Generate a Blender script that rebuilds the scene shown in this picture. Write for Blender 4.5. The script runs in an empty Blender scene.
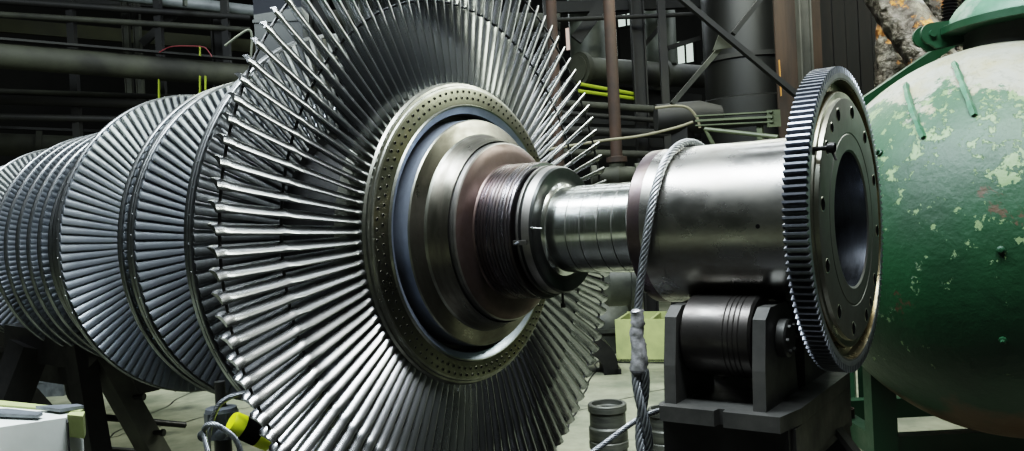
import bpy, math, random
from mathutils import Vector, Matrix, noise
random.seed(7)
col = bpy.context.scene.collection
PI = math.pi
def R(d): return math.radians(d)

# ------------------------------------------------------------------ camera
CAM = Vector((0.0, -3.4988, 1.8416))
CF = Vector((-0.577208, 0.816471, -0.014372))
CR = Vector((0.815901, 0.5759, -0.051425))
CU = Vector((0.03371, 0.041409, 0.998573))
FPX = 836.6
cd = bpy.data.cameras.new('camera')
cam = bpy.data.objects.new('camera', cd); col.objects.link(cam)
cd.sensor_width = 36; cd.lens = FPX * 36 / 1024; cd.clip_end = 200; cd.clip_start = 0.05
M = Matrix((CR, CU, -CF)).transposed().to_4x4(); M.translation = CAM
cam.matrix_world = M
bpy.context.scene.camera = cam
def ray(px, py): return CF + CR * ((px - 512) / FPX) - CU * ((py - 225.5) / FPX)
def P(px, py, d): return CAM + ray(px, py) * d           # point at a given distance in front
def G(px, py, z=0.0):                                      # point on a level plane
    r = ray(px, py); return CAM + r * ((z - CAM.z) / r.z)

# ------------------------------------------------------------------ materials
MATS = {}
def mat(name, base, rough=0.5, metal=0.0, c2=None, scale=6.0, stretch=(1, 1, 1), detail=5.0, lo=0.35, hi=0.65,
        bump=0.0, bscale=None, rvar=0.0, c3=None, s3=2.0, lo3=0.55, hi3=0.7, emit=None, es=0.0, spec=0.5, bdist=0.01):
    if name in MATS: return MATS[name]
    m = bpy.data.materials.new(name); m.use_nodes = True
    nt = m.node_tree; N = nt.nodes; L = nt.links
    b = N['Principled BSDF']
    b.inputs['Roughness'].default_value = rough; b.inputs['Metallic'].default_value = metal
    b.inputs['Base Color'].default_value = (*base, 1)
    b.inputs['Specular IOR Level'].default_value = spec
    if emit:
        b.inputs['Emission Color'].default_value = (*emit, 1); b.inputs['Emission Strength'].default_value = es
    tc = N.new('ShaderNodeTexCoord'); mp = N.new('ShaderNodeMapping'); mp.inputs['Scale'].default_value = stretch
    L.new(tc.outputs['Object'], mp.inputs['Vector'])
    def nz(sc, det=detail):
        n = N.new('ShaderNodeTexNoise'); n.inputs['Scale'].default_value = sc; n.inputs['Detail'].default_value = det
        n.inputs['Roughness'].default_value = 0.6
        L.new(mp.outputs[0], n.inputs['Vector']); return n
    n1 = nz(scale)
    def ramp(src, a, c):
        r = N.new('ShaderNodeMapRange'); r.inputs['From Min'].default_value = a; r.inputs['From Max'].default_value = c
        L.new(src, r.inputs['Value']); return r.outputs[0]
    f = ramp(n1.outputs['Fac'], lo, hi); out = None
    if c2:
        mx = N.new('ShaderNodeMix'); mx.data_type = 'RGBA'
        mx.inputs['A'].default_value = (*base, 1); mx.inputs['B'].default_value = (*c2, 1)
        L.new(f, mx.inputs['Factor']); out = mx.outputs['Result']
        if c3:
            n3 = nz(s3); mx2 = N.new('ShaderNodeMix'); mx2.data_type = 'RGBA'
            L.new(out, mx2.inputs['A']); mx2.inputs['B'].default_value = (*c3, 1)
            L.new(ramp(n3.outputs['Fac'], lo3, hi3), mx2.inputs['Factor']); out = mx2.outputs['Result']
        L.new(out, b.inputs['Base Color'])
    if rvar:
        r = N.new('ShaderNodeMapRange'); r.inputs['To Min'].default_value = max(0.02, rough - rvar); r.inputs['To Max'].default_value = min(1, rough + rvar)
        r.inputs['From Min'].default_value = 0.3; r.inputs['From Max'].default_value = 0.7
        L.new(n1.outputs['Fac'], r.inputs['Value']); L.new(r.outputs[0], b.inputs['Roughness'])
    if bump:
        nb = nz(bscale or scale * 4, 6)
        bp = N.new('ShaderNodeBump'); bp.inputs['Strength'].default_value = bump; bp.inputs['Distance'].default_value = bdist
        L.new(nb.outputs['Fac'], bp.inputs['Height']); L.new(bp.outputs[0], b.inputs['Normal'])
    MATS[name] = m; return m

BLADE = mat('blade_steel', (.44, .45, .46), .28, 1, (.36, .37, .38), 12, (1, 1, .08), rvar=.03)
BLADE_D = mat('blade_steel_dull', (.38, .41, .44), .36, .92, (.31, .335, .36), 9, rvar=.05)
SHROUD = mat('shroud_steel', (.27, .28, .28), .38, 1, (.15, .155, .155), 7, rvar=.08)
DRUM = mat('drum_dark_steel', (.06, .06, .058), .5, .9, (.03, .03, .03), 5)  # darkened to put the shade between the blades into the colour
WIRE = mat('wire_dark_steel', (.05, .05, .05), .45, .8)
HUB = mat('hub_steel', (.21, .21, .165), .33, 1, (.13, .13, .10), 3, rvar=.08, c3=(.24, .22, .13), s3=2.2)
HUBEDGE = mat('hub_edge_steel', (.33, .33, .29), .36, 1, (.2, .2, .17), 6, rvar=.1)
BLUE = mat('blue_reflecting_steel', (.34, .38, .45), .40, .7, (.25, .28, .33), 5, rvar=.08)  # bare metal, its blue reflection and light put into the colour
BOSS = mat('boss_steel', (.24, .23, .195), .34, 1, (.13, .12, .10), 4, (6, 1, 1), rvar=.1)
BROWN = mat('brown_heat_steel', (.17, .13, .122), .42, .9, (.11, .08, .07), 6, (8, 1, 1), rvar=.1)
LABY = mat('labyrinth_steel', (.38, .37, .40), .28, 1, (.16, .13, .12), 5, (6, .3, .3), rvar=.1)
COLLAR = mat('collar_dark_steel', (.055, .06, .055), .38, .7, (.03, .03, .03), 6, rvar=.1)
COLLAR_L = mat('collar_pale_steel', (.32, .31, .29), .42, 1, (.22, .21, .2), 6)
JOUR = mat('journal_bright_steel', (.74, .76, .73), .20, 1, (.58, .60, .55), 5, (7, .3, .3), rvar=.05)
LINE = mat('dark_score', (.12, .12, .11), .5, .6)
COUP = mat('coupling_steel', (.50, .50, .49), .28, 1, (.27, .26, .23), 3.2, (1, 1.6, 1.6), rvar=.1, c3=(.34, .32, .29), s3=1.8, lo3=.4, hi3=.85)
COUP_D = mat('coupling_end_steel', (.17, .14, .15), .36, .95, (.10, .08, .07), 5, rvar=.1)
GEAR = mat('gear_steel', (.24, .255, .285), .42, .9, (.17, .18, .20), 10, rvar=.06)
FACE = mat('gear_face_steel', (.12, .12, .118), .46, .75, (.085, .085, .082), 3, rvar=.08)
GREASE = mat('greased_rim', (.20, .16, .09), .28, .8, (.10, .09, .06), 5, rvar=.12)
BORE = mat('bore_steel', (.40, .43, .48), .26, 1, (.22, .24, .27), 8, (9, 1, 1))
BLACK = mat('black_void', (.006, .006, .006), .9, spec=0.0)
BLKST = mat('black_painted_steel', (.035, .034, .033), .42, .5, (.018, .018, .018), 5, rvar=.12, bump=.2, bscale=30, bdist=.003)
BLKST2 = mat('grey_black_steel', (.085, .083, .077), .48, .4, (.04, .04, .037), 4, rvar=.12, bump=.2, bscale=30, bdist=.003)
ROLLER = mat('roller_steel', (.10, .095, .09), .34, .85, (.05, .045, .042), 6, (1, 2, 2), rvar=.1)
ROPE = mat('rope_steel', (.42, .44, .46), .42, .85, (.22, .23, .24), 30, rvar=.1)
TAPE = mat('silver_tape', (.60, .60, .62), .30, .6, (.30, .30, .30), 40, bump=.5, bscale=60, bdist=.006)
def tank_material():
    m = bpy.data.materials.new('peeling_green_paint'); m.use_nodes = True
    nt = m.node_tree; N = nt.nodes; L = nt.links; b = N['Principled BSDF']; b.inputs['Roughness'].default_value = .5
    tc = N.new('ShaderNodeTexCoord'); sep = N.new('ShaderNodeSeparateXYZ'); L.new(tc.outputs['Object'], sep.inputs[0])
    def nz(sc, det=8, rough=.62, dist=0.0):
        n = N.new('ShaderNodeTexNoise'); n.inputs['Scale'].default_value = sc; n.inputs['Detail'].default_value = det
        n.inputs['Roughness'].default_value = rough; n.inputs['Distortion'].default_value = dist
        L.new(tc.outputs['Object'], n.inputs['Vector']); return n.outputs['Fac']
    def mr(src, a, c, t0=0, t1=1):
        r = N.new('ShaderNodeMapRange'); r.inputs['From Min'].default_value = a; r.inputs['From Max'].default_value = c
        r.inputs['To Min'].default_value = t0; r.inputs['To Max'].default_value = t1
        L.new(src, r.inputs['Value']); return r.outputs[0]
    def mt(op, a, c):
        n = N.new('ShaderNodeMath'); n.operation = op
        for i, v in ((0, a), (1, c)):
            if isinstance(v, (int, float)): n.inputs[i].default_value = v
            else: L.new(v, n.inputs[i])
        return n.outputs[0]
    def mix(fac, a, c):
        n = N.new('ShaderNodeMix'); n.data_type = 'RGBA'; L.new(fac, n.inputs['Factor'])
        for k, v in (('A', a), ('B', c)):
            if isinstance(v, tuple): n.inputs[k].default_value = (*v, 1)
            else: L.new(v, n.inputs[k])
        return n.outputs['Result']
    g = mix(mr(nz(2.2), .35, .65), (.006, .030, .012), (.010, .048, .019))
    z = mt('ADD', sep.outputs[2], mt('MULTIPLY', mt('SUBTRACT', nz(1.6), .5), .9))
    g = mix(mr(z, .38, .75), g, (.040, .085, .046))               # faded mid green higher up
    chips = mr(mt('ADD', nz(9, 10, .7, .2), mt('MULTIPLY', sep.outputs[2], .10)), .60, .61)
    g = mix(chips, g, (.13, .19, .09))
    z2 = mt('ADD', sep.outputs[2], mt('MULTIPLY', mt('SUBTRACT', nz(3.2, 9, .7), .5), 1.3))
    top = mix(mr(nz(5), .4, .7), (.26, .265, .225), (.25, .23, .14))
    pal = mr(z2, .76, .81); g = mix(pal, g, top)               # bare primer where the paint has gone
    g = mix(mr(nz(3.1, 9, .7, .4), .645, .665), g, (.055, .036, .02))
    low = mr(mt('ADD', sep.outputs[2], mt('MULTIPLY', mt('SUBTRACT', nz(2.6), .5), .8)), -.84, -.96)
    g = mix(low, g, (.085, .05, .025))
    L.new(g, b.inputs['Base Color'])
    bp = N.new('ShaderNodeBump'); bp.inputs['Strength'].default_value = .6; bp.inputs['Distance'].default_value = .012
    L.new(mt('SUBTRACT', mt('ADD', nz(9, 8, .65), 1.0), mt('MULTIPLY', chips, .4)), bp.inputs['Height']); L.new(bp.outputs[0], b.inputs['Normal'])
    return m
TANK = tank_material()
GREEN = mat('green_painted_steel', (0.006, 0.034, 0.014), .45, 0, (0.007, 0.038, 0.017), 4, rvar=.1, bump=.2, bscale=20)
GREEN_L = mat('pale_green_paint', (.075, .16, .10), .5, 0, (.035, .10, .055), 6, c3=(.20, .24, .20), s3=5)
FLANGEUNDER = mat('tank_neck_dark', (.03, .045, .03), .6, 0, (.02, .02, .015), 4)
CONC = mat('floor_concrete', (.29, .29, .215), .55, 0, (.13, .14, .10), 1.6, rvar=.15, c3=(.06, .065, .05), s3=2.1, lo3=.56, hi3=.72, bump=.2, bscale=8)
WALL = mat('grimy_dark_wall', (.020, .021, .017), .9, 0, (.008, .008, .007), .5)
STEELBG = mat('dusty_structural_steel', (0.013, 0.013, 0.010), .7, .1, (0.006, 0.006, 0.006), 2)
PIPEBG = mat('dusty_pipe_lagging', (0.040, 0.042, 0.029), .75, 0, (0.017, 0.017, 0.013), 1.6, (1, 1, 1), bump=.3, bscale=8, c3=(0.008, 0.008, 0.006), s3=1.3, lo3=.5, hi3=.7)
PIPELT = mat('pale_pipe_paint', (.075, .082, .066), .5, .2, (.04, .045, .036), 3)
RUSTBG = mat('rusty_brown_steel', (0.034, 0.018, 0.011), .75, .1, (0.016, 0.010, 0.007), 4)
WOOD = mat('old_brown_boards', (0.030, 0.017, 0.009), .8, 0, (0.013, 0.008, 0.005), 2.5, (4, 4, .5))
VESSEL = mat('dull_grey_cladding', (0.019, 0.020, 0.018), .45, .5, (0.010, 0.010, 0.009), 1.5, (1, 1, .3))
FOIL = mat('crumpled_foil', (.17, .155, .13), .28, .95, (.05, .042, .034), 9, bump=1.0, bscale=16, bdist=.03, c3=(.36, .17, .06), s3=4.5, lo3=.6, hi3=.64)  # orange spots paint the reflections on the foil
YEL = mat('hazard_yellow', (.72, .80, .02), .5, emit=None)
YELTAPE = mat('yellow_tape', (0.200, 0.248, 0.012), .6)
CRATEY = mat('pale_yellow_green_wood', (0.336, 0.368, 0.160), .6, 0, (0.240, 0.272, 0.120), 4)
WHITEB = mat('white_painted_box', (.66, .68, .64), .5, 0, (.52, .54, .50), 3, c3=(.22, .21, .18), s3=12, lo3=.68, hi3=.76)
GREYM = mat('grey_cast_steel', (.22, .24, .26), .4, .5, (.12, .13, .14), 8, rvar=.1)
DKCAST = mat('dark_casting', (0.07, 0.075, 0.06), .5, .3, (0.024, 0.026, 0.022), 3)
TURNED = mat('turned_dark_steel', (.15, .155, .135), .5, .5, (.07, .072, .065), 4, (1, 1, 8))
RED = mat('red_cord', (.14, .03, .035), .6)
BLUEG = mat('slate_grey_panel', (0.018, 0.021, 0.027), .8, 0, (0.013, 0.015, 0.020), 1.5)
WINDOWG = mat('window_glow', (.7, .75, .7), .6, emit=(.80, .92, .82), es=.55)
WINDOWP = mat('window_glow_pink', (.7, .55, .5), .6, emit=(.85, .66, .58), es=.45)
HOSE = mat('pale_hose', (0.144, 0.132, 0.084), .6)
LAMPM = mat('lamp_glow', (1, 1, 1), .5, emit=(1, .98, .9), es=5)

# ------------------------------------------------------------------ mesh helpers
class MB:
    def __init__(s): s.v = []; s.f = []; s.m = []
    def add(s, vs, fs, mi=0):
        o = len(s.v); s.v += [tuple(v) for v in vs]; s.f += [tuple(i + o for i in f) for f in fs]; s.m += [mi] * len(fs); return s
    def box(s, c, size, ax=None, mi=0, ch=0.0):
        ax = ax or (Vector((1, 0, 0)), Vector((0, 1, 0)), Vector((0, 0, 1)))
        c = Vector(c); hx, hy, hz = [q / 2 for q in size]
        k = min(ch, hx * .9, hy * .9)
        if k > 0:
            prof = [(-hx + k, -hy), (hx - k, -hy), (hx, -hy + k), (hx, hy - k), (hx - k, hy), (-hx + k, hy), (-hx, hy - k), (-hx, -hy + k)]
        else: prof = [(-hx, -hy), (hx, -hy), (hx, hy), (-hx, hy)]
        n = len(prof)
        vs = [c + ax[0] * x + ax[1] * y + ax[2] * z for z in (-hz, hz) for x, y in prof]
        fs = [tuple(range(n))[::-1], tuple(range(n, 2 * n))] + [(i, (i + 1) % n, n + (i + 1) % n, n + i) for i in range(n)]
        return s.add(vs, fs, mi)
    def beam(s, a, b, w, h, up=(0, 0, 1), mi=0, ch=0.0):       # bar from a to b, section w x h
        a = Vector(a); b = Vector(b); d = (b - a); Ln = d.length; z = d.normalized(); up = Vector(up)
        if abs(z.dot(up)) > .98: up = Vector((0, 1, 0))
        x = up.cross(z).normalized(); y = z.cross(x)
        return s.box((a + b) / 2, (w, h, Ln), (x, y, z), mi, ch)
    def prism(s, pts, a, b, c, mi=0):                           # polygon pts (2d) on axes a,b extruded by vector c, origin included in a-tuple
        o, ax, ay = a; n = len(pts)
        v0 = [o + ax * x + ay * y for x, y in pts]; v1 = [v + c for v in v0]
        return s.add(v0 + v1, [tuple(range(n))[::-1], tuple(range(n, 2 * n))] + [(i, (i + 1) % n, n + (i + 1) % n, n + i) for i in range(n)], mi)
    def tube(s, pts, r, n=12, mi=0, cap=True, rfun=None):
        pts = [Vector(p) for p in pts]; m = len(pts); vs = []; fs = []
        t0 = (pts[1] - pts[0]).normalized(); ref = Vector((0, 0, 1)) if abs(t0.z) < .9 else Vector((0, 1, 0))
        nx = ref.cross(t0).normalized()
        for i, p in enumerate(pts):
            t = (pts[min(i + 1, m - 1)] - pts[max(i - 1, 0)]).normalized()
            nx = (nx - t * nx.dot(t)).normalized(); ny = t.cross(nx)
            rr = r[i] if isinstance(r, (list, tuple)) else r
            for k in range(n):
                a = 2 * PI * k / n; q = rr * (rfun(i, a) if rfun else 1)
                vs.append(p + nx * math.cos(a) * q + ny * math.sin(a) * q)
        for i in range(m - 1):
            for k in range(n): fs.append((i * n + k, i * n + (k + 1) % n, (i + 1) * n + (k + 1) % n, (i + 1) * n + k))
        if cap: fs += [tuple(range(n))[::-1], tuple(range((m - 1) * n, m * n))]
        return s.add(vs, fs, mi)
    def lathe(s, prof, o=(0, 0, 0), ax=(0, 0, 1), n=48, mis=None, mi=0):   # prof: (along, radius)
        o = Vector(o); z = Vector(ax).normalized()
        ref = Vector((0, 0, 1)) if abs(z.z) < .9 else Vector((1, 0, 0)); x = ref.cross(z).normalized(); y = z.cross(x)
        vs = []
        for t, r in prof:
            for k in range(n):
                a = 2 * PI * k / n; vs.append(o + z * t + (x * math.cos(a) + y * math.sin(a)) * max(r, 1e-4))
        base = len(s.v); s.v += [tuple(v) for v in vs]
        for i in range(len(prof) - 1):
            for k in range(n):
                s.f.append((base + i * n + k, base + i * n + (k + 1) % n, base + (i + 1) * n + (k + 1) % n, base + (i + 1) * n + k))
                s.m.append(mis[i] if mis else mi)
        return s
    def build(s, name, m, parent=None, smooth=38, loc=None):
        me = bpy.data.meshes.new(name); me.from_pydata(s.v, [], s.f)
        for q in (m if isinstance(m, (list, tuple)) else [m]): me.materials.append(q)
        me.polygons.foreach_set('material_index', s.m)
        me.validate(); me.update()
        import bmesh
        bm = bmesh.new(); bm.from_mesh(me); bmesh.ops.recalc_face_normals(bm, faces=bm.faces); bm.to_mesh(me); bm.free()
        if smooth:
            me.shade_smooth(); me.set_sharp_from_angle(angle=R(smooth))
        o = bpy.data.objects.new(name, me); col.objects.link(o)
        if parent:
            o.parent = parent
            if not loc and parent.get('_abs'): o.location = -Vector(parent['_abs'])
        if loc: o.location = loc
        return o
def tag(o, label=None, cat=None, group=None, kind=None):
    if label: o['label'] = label
    if cat: o['category'] = cat
    if group: o['group'] = group
    if kind: o['kind'] = kind
    return o
def thing(name, loc, label, cat, group=None):                   # empty at the thing's base; its meshes are given in world space
    o = bpy.data.objects.new(name, None); col.objects.link(o); o.location = loc; o.empty_display_size = .1
    o['_abs'] = tuple(loc); return tag(o, label, cat, group)
def child(mb, name, m, parent, smooth=38):                      # part (or sub-part) in world space under its thing
    o = mb.build(name, m, None, smooth); o.parent = parent
    q = parent; off = Vector((0, 0, 0))
    while q: off += Vector(q.location); q = q.parent
    o.location = -off; return o
def single(mb, name, m, label, cat, group=None, smooth=38): # a thing of one mesh, origin at its base
    xs = [v[0] for v in mb.v]; ys = [v[1] for v in mb.v]; zs = [v[2] for v in mb.v]
    c = Vector(((min(xs) + max(xs)) / 2, (min(ys) + max(ys)) / 2, min(zs)))
    mb.v = [tuple(Vector(v) - c) for v in mb.v]
    o = mb.build(name, m, None, smooth); o.location = c; return tag(o, label, cat, group)
def struct(mb, name, m, smooth=0): return tag(mb.build(name, m, None, smooth), kind='structure')

# ------------------------------------------------------------------ the rotor (axis along X at z = 1.75)
AX = 1.75; OX = -2.78
rotor = thing('turbine_rotor', (OX, 0, AX), 'huge steel steam turbine rotor with fanned blade wheels lying across its supports', 'turbine rotor')
def rp(prof): return [(t - OX, r) for t, r in prof]
X1 = Vector((1, 0, 0))
def rchild(mb, name, m, parent=rotor, smooth=38):               # rotor space: x relative to OX
    o = mb.build(name, m, None, smooth); o.parent = parent; return o

# main shaft behind the last wheel, with the drums the wheels sit on
sh = MB(); sh.lathe(rp([(-9.6, .02), (-9.6, .22), (-8.3, .22), (-8.3, .40), (-7.9, .46), (-5.2, .56), (-4.2, .58), (-3.2, .60), (-2.92, .62)]), ax=X1, n=72)
rchild(sh, 'rotor_drum', DRUM)
# hub of the last wheel
hub = MB()
prof = [(-2.93, .62), (-2.93, .795), (-2.745, .795), (-2.735, .785), (-2.722, .785), (-2.719, .774), (-2.711, .770), (-2.708, .760), (-2.698, .675), (-2.688, .669), (-2.690, .662),
        (-2.700, .650), (-2.712, .628), (-2.725, .622), (-2.79, .618), (-2.79, .594), (-2.655, .591), (-2.648, .585), (-2.624, .512), (-2.610, .506), (-2.602, .498), (-2.56, .480), (-2.515, .466)]
mi = [0, 1, 1, 1, 1, 1, 1, 0, 1, 1, 2, 2, 4, 4, 4, 2, 1, 3, 1, 3, 3, 3]  # dark collar steel in the groove paints its shadow
hub.lathe(rp(prof), ax=X1, n=160, mis=mi)
wheel = rchild(hub, 'last_stage_wheel', [HUB, HUBEDGE, BLUE, BOSS, COLLAR], smooth=30)
plugs = MB(); NB = 110
for k in range(96):
    for rr, ph, x in ((.742, 0, -2.7058), (.708, .5, -2.7018)):
        a = 2 * PI * (k + ph) / 96; c = Vector((x - OX, math.cos(a) * rr, math.sin(a) * rr))
        plugs.lathe([(.002, .0085), (.003, .007), (.0025, .005), (.002, .0005)], c, X1, 8, mis=[0, 1, 1])
tag(rchild(plugs, 'balance_plugs', [HUBEDGE, BLACK], wheel), kind='stuff')
# long last blades
def section(r, beta, chord, thick, cam_, n=9):
    pts = []; cb, sb = math.cos(beta), math.sin(beta)
    up = []; dn = []
    for i in range(n):
        c = i / (n - 1); c = c ** 1.4
        y = cam_ * 4 * c * (1 - c); th = thick * (1.75 * math.sqrt(c) * (1 - c) ** .75 + .10 + .10 * (1 - c)) * .5
        if c == 0: th = thick * .18
        for lst, sgn in ((up, 1), (dn, -1)):
            u, w = c * chord, y + sgn * th                       # along chord / across
            lst.append((-(u * cb - w * sb), u * sb + w * cb, r))
    return up + dn[::-1]
def loft(secs):
    n = len(secs[0]); vs = [p for s_ in secs for p in s_]; fs = []
    for i in range(len(secs) - 1):
        for k in range(n): fs.append((i * n + k, i * n + (k + 1) % n, (i + 1) * n + (k + 1) % n, (i + 1) * n + k))
    fs += [tuple(range(n))[::-1], tuple(range((len(secs) - 1) * n, len(secs) * n))]
    return vs, fs
def g(x, s): return math.exp(-(x / s) ** 2)
secs = []
for r in (.785, .80, .815, .84, .9, .98, 1.06, 1.14, 1.185, 1.205, 1.22, 1.235, 1.255, 1.32, 1.40, 1.46, 1.495, 1.51, 1.525, 1.54, 1.556):
    u = (r - .8) / .755
    bul = 1 + .5 * g(r - 1.22, .020) + .45 * g(r - 1.52, .018) + .7 * g(r - .795, .02)
    sx = section(r, R(15 + 9 * u + 11 * u * u), .118 - .032 * u - .012 * max(0, (r - 1.54) / .016), (.017 + .002 * u) * bul, .013 - .001 * u)
    secs.append([(x + .03, y, z) for x, y, z in sx])             # leading edge just behind the front of the hub
bv, bf = loft(secs)
blade = MB().add(bv, bf).build('blade', BLADE, None, 50)
blade.parent = wheel
rest = MB()
blades = []
def blade_rank(k):                                               # the ten hidden lowest go to the rest
    return k
A0 = R(90 + 0.8)   # a blade at left points to -Y: rotate about X by +90 (z -> -y)
first = True; restk = set(range(55, 65))
for k in range(NB):
    a = A0 - 2 * PI * k / NB
    deg = math.degrees(a) % 360
    # world angle of the blade: z axis turned by a about X; straight down is 180
    if abs(deg - 176) < 16.0:
        ca, sa = math.cos(a), math.sin(a)
        rest.add([(x, y * ca - z * sa, y * sa + z * ca) for x, y, z in bv], bf); continue
    if first: o = blade; first = False
    else:
        o = blade.copy(); col.objects.link(o); o.parent = wheel
    o.rotation_euler = (a, 0, 0)
tag(rchild(rest, 'blades', BLADE, wheel, 50), kind='stuff')
for rr, xx in ((1.22, .03 - .035), (1.52, .03 - .03)):
    w_ = MB(); pts = []
    n = 220
    vs = []; fs = []
    for i in range(n):
        a = 2 * PI * i / n
        for k in range(8):
            b = 2 * PI * k / 8; q = rr + .0065 * math.cos(b)
            vs.append((xx + .0065 * math.sin(b), math.cos(a) * q, math.sin(a) * q))
        for k in range(8): fs.append((i * 8 + k, i * 8 + (k + 1) % 8, ((i + 1) % n) * 8 + (k + 1) % 8, ((i + 1) % n) * 8 + k))
    w_.add(vs, fs); rchild(w_, 'lacing_wire', WIRE, wheel)
# shrouded wheels
def shrouded(tf, rin, width, thick, nb, rroot, chord, beta, sw=.05, studs=True, bm_=BLADE_D, thb=.020):
    W = MB(); W.lathe(rp([(tf - .03, .5), (tf - .03, rroot), (tf - .03 - chord * .9, rroot), (tf - .03 - chord * .9, .5)]), ax=X1, n=96)
    w = rchild(W, 'shrouded_wheel', DRUM)
    S = MB(); ro = rin + thick
    S.lathe(rp([(tf, rin), (tf, ro - .004), (tf - .004, ro), (tf - width * .32, ro), (tf - width * .36, ro - .004), (tf - width * .44, ro - .004), (tf - width * .48, ro),
                (tf - width + .003, ro), (tf - width, ro - .003), (tf - width, rin), (tf, rin)]), ax=X1, n=128)
    rchild(S, 'shroud_ring', SHROUD, w)
    B = MB(); s_ = []
    for i, r in enumerate((rroot - .01, (rroot + rin) / 2, rin + .004)):
        u = i / 2
        s_.append([(x + (tf - width * .3 - OX) + chord * .28, y, z) for x, y, z in section(r, R(beta + 14 * u), chord, thb * (1.0 - .2 * u), .013, 7)])
    v, f = loft(s_)
    for k in range(nb):
        a = 2 * PI * k / nb; ca, sa = math.cos(a), math.sin(a)
        B.add([(x, y * ca - z * sa, y * sa + z * ca) for x, y, z in v], f)
    tag(rchild(B, 'wheel_blades', bm_, w, 50), kind='stuff')
    if studs:
        T = MB()
        for k in range(nb // 2):
            a = 2 * PI * (k + .3) / (nb // 2)
            d = Vector((0, math.cos(a), math.sin(a)))
            T.lathe([(0, .006), (.004, .005), (.005, .0005)], Vector((tf - width * .2 - OX, 0, 0)) + d * (ro - .001), d, 6)
        tag(rchild(T, 'rivets', SHROUD, w), kind='stuff')
    return w
shrouded(-3.50, 1.150, .050, .020, 110, .66, .10, 38, bm_=SHROUD)  # darker steel on this row paints the shade behind the long blades
shrouded(-4.25, 1.000, .055, .018, 112, .56, .108, 38, thb=.024)
shrouded(-4.37, .995, .035, .018, 120, .56, .07, 36, studs=False)
shrouded(-5.05, 1.000, .035, .016, 112, .52, .108, 38, thb=.024)
for tf, r, nb in ((-5.24, .94, 110), (-5.40, .885, 104), (-5.55, .88, 120), (-5.71, .872, 150), (-5.87, .868, 150), (-6.05, .862, 150), (-6.24, .858, 150)):
    shrouded(tf, r - .012, .034, .014, nb, .60, .055, 38, studs=False, thb=.018)
shrouded(-6.85, .80, .04, .016, 120, .50, .08, 36, studs=False)
shrouded(-7.25, .745, .04, .016, 110, .48, .08, 36, studs=False)
shrouded(-7.7, .70, .04, .016, 110, .48, .08, 36, studs=False)

# thrust side: brown flange, labyrinth, collar
fl = MB(); fl.lathe(rp([(-2.53, .44), (-2.53, .452), (-2.524, .458), (-2.488, .456), (-2.482, .448), (-2.470, .40), (-2.464, .345), (-2.45, .338)]), ax=X1, n=128, mis=[0, 0, 0, 0, 1, 1, 1])
rchild(fl, 'heat_tinted_flange', [COLLAR_L, BROWN])
lb = MB(); pr = [(-2.465, .33)]
t = -2.46
while t < -2.275:
    pr += [(t, .340), (t + .013, .341), (t + .0145, .336), (t + .0185, .336)]; t += .02
pr += [(-2.266, .335), (-2.252, .335), (-2.250, .29), (-2.236, .29)]
lb.lathe(rp(pr), ax=X1, n=128); rchild(lb, 'labyrinth_seal', LABY, smooth=25)
cl = MB(); cl.lathe(rp([(-2.238, .29), (-2.238, .314), (-2.230, .320), (-2.216, .320), (-2.212, .310), (-2.206, .310), (-2.202, .316), (-2.162, .311), (-2.150, .302), (-2.148, .29), (-2.156, .26), (-2.150, .225), (-2.142, .215)]),
                    ax=X1, n=128, mis=[0, 0, 1, 0, 0, 1, 1, 0, 0, 0, 0, 0])
collar = rchild(cl, 'thrust_collar', [COLLAR, COLLAR_L])
def ringp(t, r, deg):                                            # rotor-space point; 0 deg faces the camera side, 90 is up
    a = R(deg); return Vector((t - OX, -math.cos(a) * r, math.sin(a) * r))
cp = MB(); e = ringp(-2.225, .327, -8); n_ = Vector((0, -math.cos(R(-8)), math.sin(R(-8)))); tt = Vector((0, math.sin(R(-8)), math.cos(R(-8))))
cp.box(e + X1 * .02, (.075, .022, .008), (X1, tt, n_)); rchild(cp, 'clip_plate', COLLAR_L, collar)
cb_ = MB(); cb_.lathe([(0, .008), (.014, .008), (.016, .004), (.03, .004), (.031, .0005)], e + X1 * .01, n_, 8); rchild(cb_, 'clip_bolt', GREYM, collar)
pn = MB(); pn.tube([ringp(-2.15, .302, 4), ringp(-2.09, .304, 3)], .0035, 6); pn.lathe([(-.004, .007), (.004, .007)], ringp(-2.15, .302, 4), X1, 8); rchild(pn, 'collar_pin', JOUR, collar)
hb = MB(); q0 = ringp(-2.19, .31, -90); hb.tube([q0, q0 - Vector((0, 0, .06))], .006, 8); hb.lathe([(0, .012), (.02, .012)], q0 - Vector((0, 0, .075)), (0, 0, 1), 6)
rchild(hb, 'hanging_bolt', BLKST, collar)
# journal
jp = [(-2.16, .235), (-2.142, .222), (-2.134, .21)]; jm = [0, 0]
for tl in (-2.03, -1.955, -1.865, -1.79, -1.70):
    jp += [(tl - .002, .21), (tl, .2088), (tl + .002, .2088), (tl + .003, .21)]; jm += [0, 1, 1, 1]
jp += [(-1.66, .21), (-1.65, .225)]; jm += [0, 0]
J = MB(); J.lathe(rp(jp), ax=X1, n=128, mis=jm); rchild(J, 'journal', [JOUR, LINE], smooth=30)
C = MB(); C.lathe(rp([(-1.656, .21), (-1.656, .322), (-1.640, .343), (-1.590, .345), (-1.585, .3425), (-1.50, .3425), (-1.497, .346), (-.95, .346), (-.905, .346)]), ax=X1, n=160, mis=[1, 1, 1, 1, 0, 0, 0, 0])
coup = rchild(C, 'coupling_half', [COUP, COUP_D], smooth=30)
hdot = MB(); d_ = ringp(0, 1, 2); d_.x = 0
hdot.lathe([(0, .0085), (.001, .0085), (.0012, .0004)], ringp(-1.08, .3455, -1), Vector((0, -1, 0)), 12); rchild(hdot, 'threaded_hole', BLACK, coup)
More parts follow.
